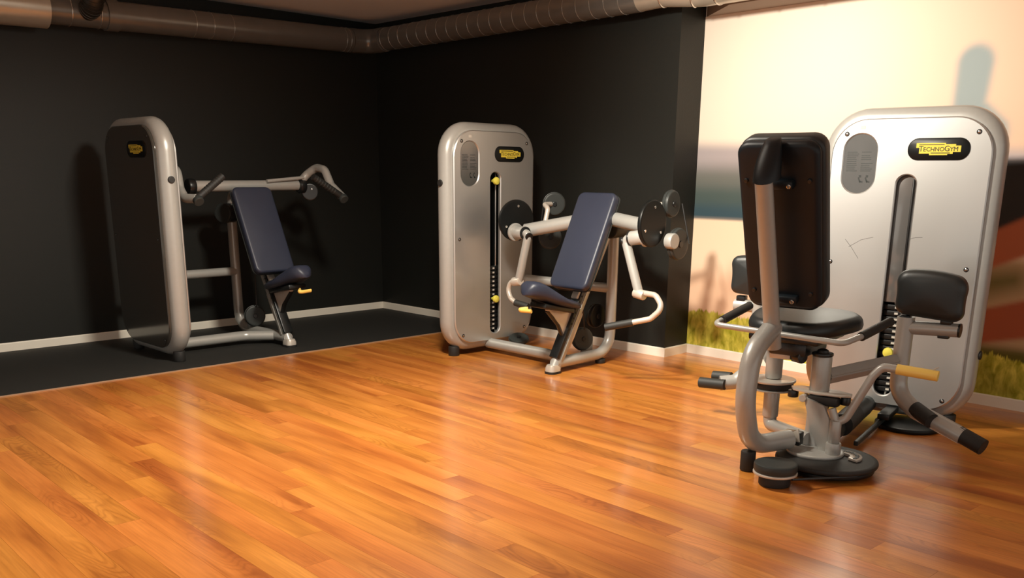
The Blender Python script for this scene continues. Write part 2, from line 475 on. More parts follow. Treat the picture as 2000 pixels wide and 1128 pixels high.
# printed wall covering: a flat photograph glued to the wall, drawn as colours over a fine grid
def smooth(e0, e1, x):
    t = max(0.0, min(1.0, (x - e0) / (e1 - e0))); return t * t * (3 - 2 * t)
def mixc(a, b, t): return tuple(x + (y - x) * t for x, y in zip(a, b))
def capsule(u, z, a, b, ra, rb):
    dx, dz = b[0] - a[0], b[1] - a[1]; t = max(0, min(1, ((u - a[0]) * dx + (z - a[1]) * dz) / (dx * dx + dz * dz)))
    return math.hypot(u - a[0] - dx * t, z - a[1] - dz * t) - (ra + (rb - ra) * t)
def mural_colour(u, z):
    c = mixc(lin(242, 226, 205), lin(244, 230, 213), smooth(0.9, 1.6, z))
    c = mixc(c, lin(226, 190, 162), smooth(0.8, 2.0, u) * 0.95)                  # pale evening sky, the lamp's falloff painted in towards the right
    top = 1.345 - 0.03 * u
    hz = smooth(top + 0.04, top - 0.05, z)
    c = mixc(c, lin(168, 160, 163), hz * 0.95)                                   # lavender haze
    c = mixc(c, lin(104, 108, 102), smooth(1.27, 1.13, z) * 0.95)                # far tree line
    c = mixc(c, lin(70, 86, 84), smooth(1.14, 1.02, z) * 0.95)
    c = mixc(c, lin(52, 76, 88), smooth(1.02, 0.92, z) * 0.9)
    c = mixc(c, lin(238, 212, 184), smooth(0.892, 0.872, z))                    # pale water
    c = mixc(c, lin(226, 190, 160), smooth(0.62, 0.46, z))
    # blurred distant figure in blue
    d = min(capsule(u, z, (1.665, 1.70), (1.655, 1.45), 0.085, 0.075), capsule(u, z, (1.67, 1.50), (1.74, 1.36), 0.06, 0.12))
    c = mixc(c, lin(138, 158, 162), smooth(0.035, -0.025, d) * 0.9)
    # near figure at the right: two bare limbs, straw and grass between them
    q = smooth(1.70, 1.84, u)
    c = mixc(c, lin(44, 42, 42), q * smooth(1.26, 1.22, z) * smooth(0.80, 0.90, z))  # dark band: the tower's cast shadow, painted into the print
    c = mixc(c, lin(190, 160, 124), q * smooth(0.80, 0.72, z))
    c = mixc(c, lin(92, 90, 34), smooth(0.09, -0.05, capsule(u, z, (1.80, 0.61), (1.99, 0.655), 0.05, 0.03)) * 0.85)
    c = mixc(c, lin(176, 98, 66), smooth(0.02, -0.015, capsule(u, z, (1.72, 0.725), (2.9, 1.30), 0.080, 0.11)))
    c = mixc(c, lin(166, 88, 58), smooth(0.02, -0.015, capsule(u, z, (1.70, 0.36), (2.9, 0.70), 0.080, 0.12)))
    c = mixc(c, lin(96, 92, 34), q * smooth(0.34, 0.28, z))
    h = 0.27 + 0.02 * math.sin(u * 5.1) + 0.012 * math.sin(u * 13.7)
    g = smooth(h + 0.06, h - 0.06, z)
    return c, g
def build_mural():
    NU, NZ, L0, Z0, Z1 = 240, 130, 3.3, HB, ZS
    vs_, fs, cols, gr = [], [], [], []
    for j in range(NZ + 1):
        z = Z0 + (Z1 - Z0) * j / NZ
        for i in range(NU + 1):
            u = L0 * i / NU
            p = M0 + MU * u + MN * 0.003 + Vector((0, 0, z)); vs_.append(p)
            c, g = mural_colour(u, z); cols.append(c); gr.append(g)
    for j in range(NZ):
        for i in range(NU):
            a = j * (NU + 1) + i; fs.append((a, a + 1, a + NU + 2, a + NU + 1))
    me = bpy.data.meshes.new('printed_mural'); me.from_pydata(vs_, [], fs)
    ca = me.color_attributes.new('print', 'FLOAT_COLOR', 'POINT')
    ca.data.foreach_set('color', [v for c in cols for v in (*c, 1.0)])
    ga = me.attributes.new('grass', 'FLOAT', 'POINT'); ga.data.foreach_set('value', gr)
    me.materials.append(M['mural'])
    o = bpy.data.objects.new('printed_mural', me); COL.objects.link(o)
    o['label'] = 'blurred meadow and lake photograph printed across the right wall'; o['category'] = 'mural'
build_mural()

# ------------------------------------------------------------------ floor of planks
floor_bm = bmesh.new(); box_into(floor_bm, (4.6, -4.2, -0.03), (9.4, 9.8, 0.036))
floor = structure(link_mesh('floor', floor_bm, 'slab', None, False))
PANG = math.radians(-2.0)
PX = Vector((math.cos(PANG), math.sin(PANG), 0)); PY = Vector((-PX.y, PX.x, 0))
PORG = Vector((4.471, -2.270, 0)); PW, PL, POFF = 0.1015, 1.38, 0.2185
def plank_mesh(name, s0, s1, t0):
    """one board; its local x runs along the grain"""
    g = 0.0003
    bm = bmesh.new()
    b = 0.0006; L = s1 - s0 - 2 * g; W = PW - 2 * g
    def loop(i, z): return [Vector((i, i, z)), Vector((L - i, i, z)), Vector((L - i, W - i, z)), Vector((i, W - i, z))]
    loft_into(bm, [loop(0, -0.011), loop(0, 0)], cap0=False)
    return bm
def visible(pt):
    v = cam.matrix_world.inverted() @ pt
    if v.z > -0.05: return False
    x = v.x / -v.z; y = v.y / -v.z
    return abs(x) < 0.62 and -0.26 < y < 0.5
seen, rest = 0, bmesh.new()
for row in range(-26, 56):
    t0 = -row * PW - PW / 2
    for col in range(-14, 8):
        s0 = row * POFF + col * PL; s1 = s0 + PL
        # keep the boards inside the room
        c0, c1 = PORG + PX * s0 + PY * t0, PORG + PX * s1 + PY * (t0 + PW)
        if c1.x < 1.3 or c0.x > 9.2 or c0.y < -7.5: continue
        lim = (0.004 if c1.x < LB else 0.24)
        if min(c0.y, c1.y) > 0.27: continue
        if c0.x < 1.27: s0 += (1.27 - c0.x)
        if s1 - s0 < 0.05: continue
        vis = any(visible(PORG + PX * (s0 + (s1 - s0) * k / 8) + PY * (t0 + PW * 0.5)) for k in range(9))
        if vis and seen < 296:
            o = link_mesh('plank', plank_mesh('plank', s0, s1, t0), 'wood', floor, True, 20)
            o.matrix_world = Matrix.Translation(PORG + PX * (s0 + 0.0003) + PY * (t0 + 0.0003)) @ Matrix.Rotation(PANG, 4, 'Z')
            seen += 1
        else:
            p = [PORG + PX * a + PY * b for a, b in ((s0, t0), (s1, t0), (s1, t0 + PW), (s0, t0 + PW))]
            loft_into(rest, [[q + Vector((0, 0, -0.011)) for q in p], p], cap0=False)
o = link_mesh('plank_field', rest, 'wood', floor, False); o['kind'] = 'stuff'
print('planks', seen)

# rubber mat along the left wall
MX = 1.3263
bm = bmesh.new(); box_into(bm, (MX / 2, -3.6, -0.004), (MX, 7.2, 0.014), 0.002)
mat = link_mesh('rubber_mat', bm, 'mat'); mat['label'] = 'charcoal rubber floor mat laid along the black left wall'; mat['category'] = 'floor mat'
bm = bmesh.new(); box_into(bm, (MX + 0.006, -3.6, 0.0015), (0.012, 7.2, 0.008), 0.002)
link_mesh('edge_trim', bm, 'mat_edge', mat)

# ------------------------------------------------------------------ ventilation ducts
def ring_seam(c, axis, r, parent, wdt=0.005, name='seam', mat='seam'):
    c = Vector(c); a = Vector(axis).normalized(); bm = bmesh.new()
    lathe_into(bm, c - a * wdt / 2, a, [(0, r - 0.004), (0, r), (wdt * 0.3, r + 0.003), (wdt * 0.7, r + 0.003), (wdt, r), (wdt, r - 0.004)], 28)
    return link_mesh(name, bm, mat, parent)

dl = thing('ventilation_duct', 'smooth metal duct running along the top of the black left wall', 'duct', (0.17, -1.8, 2.1), 0)
def D(p): return Vector(p) - Vector((0.17, -1.8, 2.1))
LD0, LD1 = Vector((0.17, -0.384, 2.145)), Vector((0.17, -2.20, 2.115))
tube('duct_tube', [D(LD0), D(LD1)], 0.088, 'duct', dl, n=32)
dirL = (LD1 - LD0).normalized()
for y in (0.03, 0.07, 1.02, 1.17, 1.30): ring_seam(D(LD0 + dirL * y), dirL, 0.088, dl)
tube('duct_collar', [D(LD1 - dirL * 0.005), D(LD1 + dirL * 0.075)], 0.096, 'duct', dl, n=32)
LD2 = LD1 + dirL * 0.44
tube('damper_section', [D(LD1 + dirL * 0.07), D(LD2)], 0.086, 'duct', dl, n=32)
for k in (0.12, 0.30): ring_seam(D(LD1 + dirL * k), dirL, 0.088, dl, 0.008)
tube('wide_duct_tube', [D(LD2 - dirL * 0.005), D(LD2 + dirL * 1.9)], 0.115, 'duct_light', dl, n=32)
B0 = LD1 + dirL * 0.20
bpts = fillet([D(B0), D(B0 + Vector((0.17, 0, 0.02))), D(B0 + Vector((0.20, 0, 0.20)))], 0.1)
bm = bmesh.new(); tube_into(bm, bpts, 0.062, n=28); link_mesh('branch_hose', bm, 'duct_flex', dl)
for i in range(1, len(bpts) - 1):
    ring_seam(bpts[i], bpts[i + 1] - bpts[i - 1], 0.062, dl, 0.006, 'hose_rib', 'duct_flex')

dr = thing('ventilation_duct', 'spiral seamed metal duct running along the top of the black back wall', 'duct', (1.6, -0.17, 2.15), 0)
def E(p): return Vector(p) - Vector((1.6, -0.17, 2.15))
RD0, RD1 = Vector((0.33, -0.17, 2.157)), Vector((2.86, -0.17, 2.172))
tube('duct_tube', [E(RD0), E(RD1)], 0.084, 'duct', dr, n=32)
dirR = (RD1 - RD0).normalized()
for k in range(22): ring_seam(E(RD0 + dirR * (0.06 + k * 0.112)), dirR, 0.0838, dr, 0.003)
tube('elbow', [E((0.17, -0.38, 2.146)), E((0.17, -0.17, 2.152)), E((0.36, -0.17, 2.157))], 0.090, 'duct', dr, 0.12, n=32)
q = [E(RD1 - dirR * 0.02), E((3.02, -0.17, 2.180)), E((3.24, -0.10, 2.165)), E((3.5, -0.11, 2.165)), E((6.5, -0.25, 2.165))]
tube('bent_duct_tube', q, 0.082, 'duct_light', dr, 0.14, n=32)
for c, a in (((3.02, -0.165, 2.180), (1, .1, 0)), ((3.20, -0.115, 2.168), (1, .25, 0)), ((3.36, -0.105, 2.165), (1, 0, 0)), ((3.6, -0.115, 2.165), (1, 0, 0)), ((3.85, -0.126, 2.165), (1, 0, 0))):
    ring_seam(E(c), a, 0.084, dr, 0.012)

# ------------------------------------------------------------------ weight tower shared by the three machines
TW, TZ0, TZ1, TR, TD = 0.80, 0.03, 1.46, 0.20, 0.055
SLOT_Z0, SLOT_Z1, SLOT_W = 0.125, 1.16, 0.088
def oval(cy, cz, w, h, r=None, seg=8):
    return [(cy + y, cz + z) for y, z in rrect(w, h, (min(w, h) / 2 - 0.0005) if r is None else r, seg)]

def badge(parent, fy, cz, x, flip, size=1.0):
    """black pill with the yellow maker's plate"""
    def P(y, z, d): return Vector((-(x + d), -(fy + y), cz + z)) if flip else Vector((x + d, fy + y, cz + z))
    bm = bmesh.new()
    lay = [(-0.004, 0), (0.003, 0), (0.006, 0.004)]
    loft_into(bm, [[P(y, z, d) for y, z in rrect(0.262 - 2 * i, 0.096 - 2 * i, 0.046 - i, 8)] for d, i in lay])
    bd = link_mesh('badge', bm, 'gloss_black', parent)
    out = [(-0.094, 0.026), (0.030, 0.026), (0.030, 0.021), (0.072, 0.021), (0.072, 0.014), (0.094, 0.014), (0.094, -0.013), (0.062, -0.013), (0.062, -0.021), (0.040, -0.021), (0.040, -0.026), (-0.036, -0.026), (-0.036, -0.019), (-0.080, -0.019), (-0.080, 0.006), (-0.094, 0.006)]
    bm = bmesh.new()
    loft_into(bm, [[P(y, z, 0.0055) for y, z in out], [P(y, z, 0.0072) for y, z in out]])
    link_mesh('logo_plate', bm, 'logo_yellow', bd, False)
    # lettering: large T, G and M, small capitals between, with an over- and an underline
    bm = bmesh.new(); cur = -0.082
    runs = [(text_mesh(ch, hgt, 0.0004)) for ch, hgt in (('T', 0.034), ('ECHNO', 0.0265), ('G', 0.034), ('Y', 0.0265), ('M', 0.0275))]
    gap = 0.0016; k = (0.164 - gap * 4) / sum(r[2] - r[1] for r in runs)
    for me, x0, x1 in runs:
        vv = [bm.verts.new(P(cur + (v.co.x - x0) * k, v.co.y - 0.0095, 0.0077 + v.co.z)) for v in me.vertices]
        for p in me.polygons:
            try: bm.faces.new([vv[i] for i in p.vertices])
            except ValueError: pass
        cur += (x1 - x0) * k + gap
        bpy.data.meshes.remove(me)
    for y0, y1, z0, z1 in ((-0.082, 0.024, 0.0175, 0.0205), (-0.030, 0.050, -0.0185, -0.0155)):
        loft_into(bm, [[P(y, z, 0.0073) for y, z in ((y0, z0), (y1, z0), (y1, z1), (y0, z1))], [P(y, z, 0.0081) for y, z in ((y0, z0), (y1, z0), (y1, z1), (y0, z1))]])
    link_mesh('lettering', bm, 'ink', bd, False)

def screw(parent, p, axis, r=0.011):
    p = Vector(p); a = Vector(axis).normalized(); bm = bmesh.new()
    lathe_into(bm, p - a * 0.002, a, [(0, r), (0.003, r), (0.004, r * 0.86), (0.0025, r * 0.8), (0.0025, 0)], 18)
    s = link_mesh('screw', bm, 'black', parent)
    bm = bmesh.new(); lathe_into(bm, p, a, [(0, r * 0.62), (0.002, r * 0.6), (0.0034, r * 0.35), (0.0036, 0)], 14)
    link_mesh('screw_head', bm, 'steel', s)

def tower(root, front_mat, back_mat, pin_z, top_pin=False, cover=False, plug=None, scuffs=False):
    # round-edged tube frame: section is a half ellipse outside, flat inside
    cz = (TZ0 + TZ1) / 2; H = TZ1 - TZ0
    sec = [(0.050, -TD)]
    for k in range(11):
        a = -math.pi / 2 + math.pi * k / 10
        sec.append((0.050 * (1 - math.cos(a)), TD * math.sin(a)))
    sec += [(0.078, TD), (0.084, TD - 0.008), (0.084, -TD + 0.008), (0.078, -TD)]
    bm = bmesh.new(); loops = []
    for ins, x in sec:
        loops.append([Vector((x, y, cz + z)) for y, z in rrect(TW - 2 * ins, H - 2 * ins, TR - ins, 10)])
    loops.append(loops[0])
    R = [[bm.verts.new(p) for p in lp] for lp in loops[:-1]]; n = len(R[0])
    for i in range(len(R)):
        A, B = R[i], R[(i + 1) % len(R)]
        for j in range(n): bm.faces.new((A[j], A[(j + 1) % n], B[(j + 1) % n], B[j]))
    link_mesh('tower_frame', bm, 'silver', root, angle=50)
    outer = [(y, cz + z) for y, z in rrect(TW - 0.10, H - 0.10, TR - 0.04, 10)]
    slot = oval(0.005, (SLOT_Z0 + SLOT_Z1) / 2, SLOT_W, SLOT_Z1 - SLOT_Z0)
    win = oval(-0.216, 1.209, 0.150, 0.268)
    fs = holed_panel('front_shield', outer, [slot, win], 0.052, 0.072, 0.005, False, front_mat, root)
    bs = holed_panel('rear_shield', outer, [], 0.052, 0.072, 0.005, True, back_mat, root)
    badge(fs, 0.127, 1.272, 0.072, False)
    badge(bs, 0.127, 1.272, 0.072, True)
    for y, z in ((-0.285, 1.343), (0.285, 1.343), (-0.307, 0.750), (0.307, 0.750), (-0.28, 0.137), (0.28, 0.137)):
        screw(fs, (0.072, y, z), (1, 0, 0)); screw(bs, (-0.072, y, z), (-1, 0, 0), 0.009)
    # instruction placard in its oval recess, with rows of small print and two figures
    bm = bmesh.new(); loft_into(bm, [[Vector((0.050, y, z)) for y, z in oval(-0.216, 1.209, 0.149, 0.267)], [Vector((0.066, y, z)) for y, z in oval(-0.216, 1.209, 0.149, 0.267)]])
    pl = link_mesh('placard', bm, 'window', root, False)
    bm = bmesh.new(); rnd = random.Random(3)
    for k in range(11):
        z = 1.262 - k * 0.0085
        for a, b in ((-0.060, -0.006), (0.006, 0.060)):
            if rnd.random() < 0.12: continue
            y1 = b - rnd.random() * 0.016
            box_into(bm, (0.0664, -0.216 + (a + y1) / 2, z), (0.0008, y1 - a, 0.003))
    for y in (-0.245 + 0.035, -0.178):
        box_into(bm, (0.0664, y, 1.135), (0.0008, 0.006, 0.026), rot=Matrix.Rotation(0.4, 3, 'X'))
        box_into(bm, (0.0664, y + 0.008, 1.128), (0.0008, 0.016, 0.006), rot=Matrix.Rotation(-0.3, 3, 'X'))
        box_into(bm, (0.0664, y + 0.002, 1.152), (0.0008, 0.010, 0.010))
    link_mesh('small_print', bm, 'pulley', pl, False)
    box('tower_tag', (0.0725, -0.214, 1.372), (0.0012, 0.022, 0.016), 'tag', fs, 0.0003, None, False)
    # weight stack seen through the slot
    box('slot_back', (-0.045, 0.005, 0.66), (0.006, 0.30, 1.2), 'black', root)
    for y in (-0.055, 0.065): rod('guide_rod', (0.008, y, 0.09), (0.008, y, 1.30), 0.010, 'steel', root)
    rod('selector_shaft', (0.006, 0.005, 0.10), (0.006, 0.005, 1.25), 0.008, 'steel', root)
    for k in range(15):
        z = 0.150 + k * 0.0285
        w = box('weight_plate', (0.0, 0.005, z), (0.074, 0.24, 0.024), 'plate', root, 0.003)
        box('number_tag', (0.0375, 0.020, z), (0.002, 0.016, 0.010), 'tag', w, 0.0, None, False)
    bm = bmesh.new(); lathe_into(bm, (0.034, 0.012, pin_z), (1, 0, 0), [(0, 0.010), (0.022, 0.012), (0.026, 0.022), (0.036, 0.025), (0.046, 0.022), (0.050, 0.010), (0.051, 0)], 24)
    link_mesh('selector_pin', bm, 'knob', root)
    if top_pin:
        bm = bmesh.new(); lathe_into(bm, (0.034, 0.012, 1.106), (1, 0, 0), [(0, 0.010), (0.022, 0.012), (0.026, 0.022), (0.036, 0.025), (0.046, 0.022), (0.050, 0.010), (0.051, 0)], 24)
        link_mesh('increment_knob', bm, 'knob', root)
    if cover:
        box('slot_cover', (0.046, 0.005, 0.875), (0.004, SLOT_W + 0.03, 0.60), 'slotcover', root, 0.001)
        rod('stack_cable', (0.056, 0.035, 0.55), (0.056, 0.035, 1.14), 0.005, 'cable', root)
    for y in (-0.30, 0.30):
        disc('foot', (0.0, y, 0.0325), (0, 0, 1), 0.036, 0.065, 'rubber', root, 0.005, 24)
    if plug:
        y, z = plug
        disc('tube_plug', (0.0, y, z), (0, 1, 0), 0.021, 0.014, 'rubber', root, 0.004, 22)
    if scuffs:
        for pts in (((-0.245, 0.86), (-0.21, 0.82), (-0.175, 0.772)), ((-0.225, 0.825), (-0.17, 0.86), (-0.115, 0.875)), ((0.045, 0.872), (0.075, 0.882), (0.105, 0.884)), ((-0.325, 0.70), (-0.315, 0.68), (-0.305, 0.655)), ((0.17, 0.475), (0.20, 0.462), (0.24, 0.448))):
            bm = bmesh.new(); tube_into(bm, [Vector((0.0722, y, z)) for y, z in pts], 0.0009, 0.0005, (1, 0, 0), 6)
            link_mesh('scuff_mark', bm, 'slotcover', fs, False)

# ------------------------------------------------------------------ pieces shared by the two seated press machines
def saddle(name, c, L, mat, parent, w=0.24, th=0.085):
    """saddle seat; local -Y is the nose, c is the middle of the underside"""
    c = Vector(c); loops = []
    NS = 16
    for i in range(NS + 1):
        s = i / NS                                      # 0 rear .. 1 nose
        e = math.sqrt(max(0.0, 1 - abs(2 * s - 1) ** 3.2))
        hw = w / 2 * (0.80 + 0.25 * math.sin(math.pi * min(1, s * 1.5) * 0.9) - 0.22 * smooth(0.45, 1, s)) * (0.25 + 0.75 * e)
        hgt = (th * (0.62 + 0.75 * smooth(0.35, 0.9, s))) * (0.2 + 0.8 * e)
        y = L * (0.5 - s); base = 0.115 * s ** 1.35
        lp = []
        for k in range(20):
            a = 2 * math.pi * k / 20
            x = hw * math.copysign(abs(math.cos(a)) ** 0.6, math.cos(a))
            z = hgt * 0.5 * (1 + math.copysign(abs(math.sin(a)) ** 0.7, math.sin(a)))
            lp.append(c + Vector((x, y, base + z)))
        loops.append(lp)
    bm = bmesh.new(); loft_into(bm, loops)
    return link_mesh(name, bm, mat, parent, angle=70)

def seat_unit(root, mx, dy, pad_dy, pad_x):
    """base rail, rear upright, leaning post, seat with bracket and lever, back pad"""
    tube('base_rail', [(0.04, -0.03, 0.058), (0.60, -0.035, 0.058), (mx - 0.02, -0.09 + dy * 0.7, 0.058)], 0.034, 'silver', root, 0.10)
    tube('frame_tube', [(mx, -0.22 + dy, 0.058), (mx - 0.01, 0.05, 0.058), (mx - 0.02, 0.32, 0.058), (mx - 0.02, 0.325, 0.88)], 0.034, 'silver', root, [0.02, 0.15], n=20)
    tube('cross_rail', [(0.03, 0.30, 0.462), (mx - 0.02, 0.315, 0.462)], 0.030, 'silver', root)
    disc('rear_foot', (mx - 0.01, 0.22, 0.014), (0, 0, 1), 0.032, 0.028, 'rubber', root, 0.004, 20)
    a = Vector((0, 0.304, 0.538)).normalized()
    f = Vector((mx, -0.225 + dy, 0.012)); t = f + a * 0.98
    nrm = Vector((1, 0, 0)).cross(a)                    # towards the front (-Y, up)
    bm = bmesh.new()
    tube_into(bm, [f + a * 0.02, f + a * 0.10, f + a * 0.5, t], 0.033, 0.040, nrm, 20)
    post = link_mesh('seat_post', bm, 'silver', root)
    bm = bmesh.new(); loft_into(bm, [[Vector((mx + x * k, f.y + y * k - 0.006, z)) for x, y in rrect(0.074, 0.092, 0.028, 6)] for z, k in ((0.014, 1.0), (0.034, 0.98), (0.052, 0.80))])
    link_mesh('post_shoe', bm, 'castmetal', post)
    bm = bmesh.new(); loft_into(bm, [[Vector((mx + x, f.y + y - 0.006, z)) for x, y in rrect(0.078, 0.096, 0.028, 6)] for z in (0.0, 0.014)])
    link_mesh('rubber_sole', bm, 'rubber', post)
    s0, s1 = f - nrm * 0.040 + a * 0.09, f - nrm * 0.040 + a * 0.56
    sg = 1 if nrm.y < 0 else -1
    fr = nrm * sg
    bm = bmesh.new(); rot = Matrix((Vector((1, 0, 0)), fr, a)).transposed()
    box_into(bm, f + fr * 0.036 + a * 0.325, (0.068, 0.030, 0.51), 0.006, rot)
    strip = link_mesh('adjuster_track', bm, 'black', post)
    for k in range(9):
        for sx in (-1, 1):
            p = f + Vector((sx * 0.0365, 0, 0)) + fr * 0.034 + a * (0.19 + k * 0.036)
            disc('track_hole', p, (sx, 0, 0), 0.006, 0.002, 'pulley', strip, 0.0005, 12)
    for sx in (-1, 1):
        bm = bmesh.new(); box_into(bm, f + Vector((sx * 0.037, 0, 0)) + fr * 0.012 + a * 0.325, (0.003, 0.006, 0.50), 0.0, rot)
        link_mesh('track_edge', bm, 'silver', strip, False)
    # seat carriage: curved plate from the track up to the nose
    out = [(-0.060, 0.385), (-0.325, 0.405), (-0.345, 0.385), (-0.300, 0.350), (-0.235, 0.290), (-0.195, 0.215), (-0.178, 0.140), (-0.150, 0.125), (-0.105, 0.200), (-0.030, 0.330)]
    prism('seat_bracket', [(y + 0.045 + dy, z) for y, z in out], (mx, 0, 0), (0, 1, 0), (0, 0, 1), 0.030, 'castmetal', root, 0.006)
    rim = [(-0.335, 0.378), (-0.298, 0.342), (-0.238, 0.286), (-0.199, 0.213), (-0.180, 0.130)]
    bm = bmesh.new(); tube_into(bm, [Vector((mx, y + 0.043 + dy, z)) for y, z in rim], 0.018, 0.006, (0, -1, 0.4), 10)
    link_mesh('bracket_edge', bm, 'black', root)
    saddle('seat', (mx, -0.265 + dy + 0.0, 0.372), 0.44, 'navy', root)
    box('seat_pan', (mx, -0.245 + dy, 0.395), (0.13, 0.26, 0.030), 'black', root, 0.008, Matrix.Rotation(-0.2, 3, 'X'))
    box('seat_slider', f + a * 0.50 + fr * 0.052, (0.050, 0.030, 0.10), 'castmetal', root, 0.006, rot)
    bm = bmesh.new(); tube_into(bm, fillet([(mx - 0.02, -0.43 + dy, 0.405), (mx - 0.055, -0.47 + dy, 0.398), (mx - 0.03, -0.475 + dy, 0.396), (mx + 0.04, -0.465 + dy, 0.398)], 0.02), 0.0085, 0.012, n=12)
    link_mesh('seat_lever', bm, 'yellow', root)
    # back pad, leaning
    b0 = Vector((pad_x, -0.135 + pad_dy, 0.505)); b1 = Vector((pad_x, 0.130 + pad_dy, 1.052))
    up = (b1 - b0).normalized(); nf = Vector((1, 0, 0)).cross(up)
    if nf.y > 0: R = Vector((-1, 0, 0))
    else: R = Vector((1, 0, 0))
    nf = R.cross(up); th = 0.052
    cen = (b0 + b1) / 2 - nf * th
    cushion('backrest', cen, R, up, 0.292, (b1 - b0).length, th, 'navy', root, 0.042, 0.016, 0.006)
    bm = bmesh.new(); rot2 = Matrix((R, up, nf)).transposed()
    box_into(bm, cen - nf * 0.010, (0.272, (b1 - b0).length - 0.02, 0.018), 0.007, rot2)
    link_mesh('backrest_plate', bm, 'black', root)
    bm = bmesh.new(); loft_into(bm, [[cen - nf * 0.0015 + R * x + up * y + nf * d for x, y in rrect(0.294, (b1 - b0).length + 0.002, 0.043, 8)] for d in (-0.003, 0.003)])
    link_mesh('piping', bm, 'pulley', root)
    return f, a, fr

def pulley(name, c, axis, r, th, parent, mat='pulley'):
    p = disc(name, c, axis, r, th, mat, parent, 0.008)
    a = Vector(axis).normalized()
    disc('hub', Vector(c) + a * 0.0, a, r * 0.22, th + 0.012, 'black', p, 0.003, 18)
    ring_seam(c, a, r + 0.001, p, 0.006, 'rim', 'pulley')
    return p

# ------------------------------------------------------------------ machine in the middle: arm machine with two hanging handles
m2 = thing('arm_exercise_machine', 'silver arm machine with hooked hanging handles and black discs against the black back wall', 'exercise machine', (2.07, -0.685, 0), 0.0)
tower(m2, 'shield', 'shield', 0.350, top_pin=True, plug=(-TW / 2 - 0.001, 1.093))
MX2 = 0.82
seat_unit(m2, MX2, 0.0, 0.0, 0.82)
tube('arm_beam', [(0.36, -0.01, 0.808), (0.82, 0.190, 0.905), (1.31, 0.02, 0.868)], 0.042, 'silver', m2, 0.3, n=22)
disc('beam_hub', (0.88, 0.24, 0.842), (0, 1, 0.05), 0.062, 0.12, 'pulley', m2, 0.01)
for sd, dx, dz, axis, jx, jz, hx, hz in ((-1, 0.285, 0.868, (0.97, -0.20, 0), 0.44, 0.790, 0.360, 0.500), (1, 1.345, 0.893, (0.999, 0.05, 0), 1.20, 0.803, 1.310, 0.512)):
    d = disc('cam_disc', (dx, -0.02, dz), axis, 0.128, 0.022, 'gloss_black', m2, 0.005, 44)
    av = Vector(axis).normalized()
    for a_ in (40, 160, 280):
        o_ = av.orthogonal().normalized(); o_ = Matrix.Rotation(math.radians(a_), 3, av) @ o_
        disc('disc_screw', Vector((dx, -0.02, dz)) + o_ * 0.088 + av * 0.012, av, 0.008, 0.004, 'steel', d, 0.001, 12)
    inn = -sd
    st0 = Vector((dx + inn * 0.012, -0.045, dz - 0.070)); st1 = Vector((jx - inn * 0.035, -0.062, jz + 0.006))
    rod('pivot_stub', st0, st1, 0.040, 'silver', m2, 0.004, 26)
    rod('pivot_flange', st0, st0 + (st1 - st0).normalized() * 0.02, 0.056, 'silver', m2, 0.004, 26)
    rod('pivot_collar', st1, st1 + (st1 - st0).normalized() * 0.010, 0.041, 'black', m2, 0.003, 26)
    j = Vector((jx, -0.066, jz))
    tube('swing_arm', [st1 + (st1 - st0).normalized() * 0.008, j, Vector((hx, -0.066, hz))], 0.026, 'silver', m2, 0.025, n=18)
    disc('arm_cap', j + Vector((inn * 0.012, -0.006, -0.012)), (inn, -0.3, -0.4), 0.025, 0.014, 'black', m2, 0.003, 18)
    h = Vector((hx, -0.066, hz))
    disc('handle_joint', h + Vector((0.01 * sd, -0.005, -0.005)), (1, 0, -0.15 * sd), 0.028, 0.070, 'castmetal', m2, 0.005, 20)
    disc('joint_bolt', h + Vector((-0.026, -0.006, 0.0)), (1, 0, 0), 0.013, 0.008, 'black', m2, 0.002, 14)
    if sd > 0:
        hk = [(1.330, -0.066, 0.515), (1.430, -0.070, 0.512), (1.495, -0.085, 0.450), (1.435, -0.115, 0.385), (1.345, -0.170, 0.360)]
        ge = (1.215, -0.235, 0.325)
    else:
        hk = [(0.350, -0.066, 0.495), (0.292, -0.068, 0.492), (0.268, -0.072, 0.432), (0.305, -0.080, 0.382), (0.365, -0.090, 0.362)]
        ge = (0.450, -0.070, 0.345)
    tube('hook_handle', hk, 0.016, 'castmetal', m2, 0.055, n=14)
    v = (Vector(ge) - Vector(hk[-1])).normalized()
    tube('handle_grip', [Vector(hk[-1]) - v * 0.01, Vector(ge)], 0.021, 'grip', m2, 0, n=14)
    # cable wheels behind the discs
    if sd > 0:
        c1, c2 = Vector((1.315, 0.19, 0.995)), Vector((1.380, 0.18, 0.775))
        tube('wheel_horn', [(1.20, 0.05, 0.88), (1.20, 0.13, 0.985), (1.30, 0.18, 0.99)], 0.015, 'castmetal', m2, 0.04, n=12)
        pulley('cable_wheel', c1, (0.99, 0.10, 0), 0.074, 0.040, m2); pulley('cable_wheel', c2, (0.99, 0.05, 0), 0.088, 0.040, m2)
        tube('cable', [c1 + Vector((0.028, 0.068, 0)), c2 + Vector((0.030, 0.072, 0))], 0.004, 'cable', m2, 0, n=8)
        rod('wheel_drum', (1.37, 0.10, 0.795), (1.42, 0.10, 0.795), 0.044, 'silver', m2, 0.006, 26)
    else:
        c1, c2 = Vector((0.405, 0.20, 0.968)), Vector((0.385, 0.19, 0.760))
        tube('wheel_horn', [(0.475, 0.040, 0.84), (0.475, 0.07, 0.945), (0.415, 0.10, 0.968), (0.405, 0.17, 0.968)], 0.015, 'castmetal', m2, 0.03, n=12)
        pulley('cable_wheel', c1, (0.80, -0.60, 0), 0.070, 0.040, m2); pulley('cable_wheel', c2, (0.80, -0.60, 0.1), 0.072, 0.050, m2)
        tube('cable', [c1 + Vector((-0.040, -0.055, 0.0)), c2 + Vector((-0.040, -0.055, 0))], 0.004, 'cable', m2, 0, n=8)
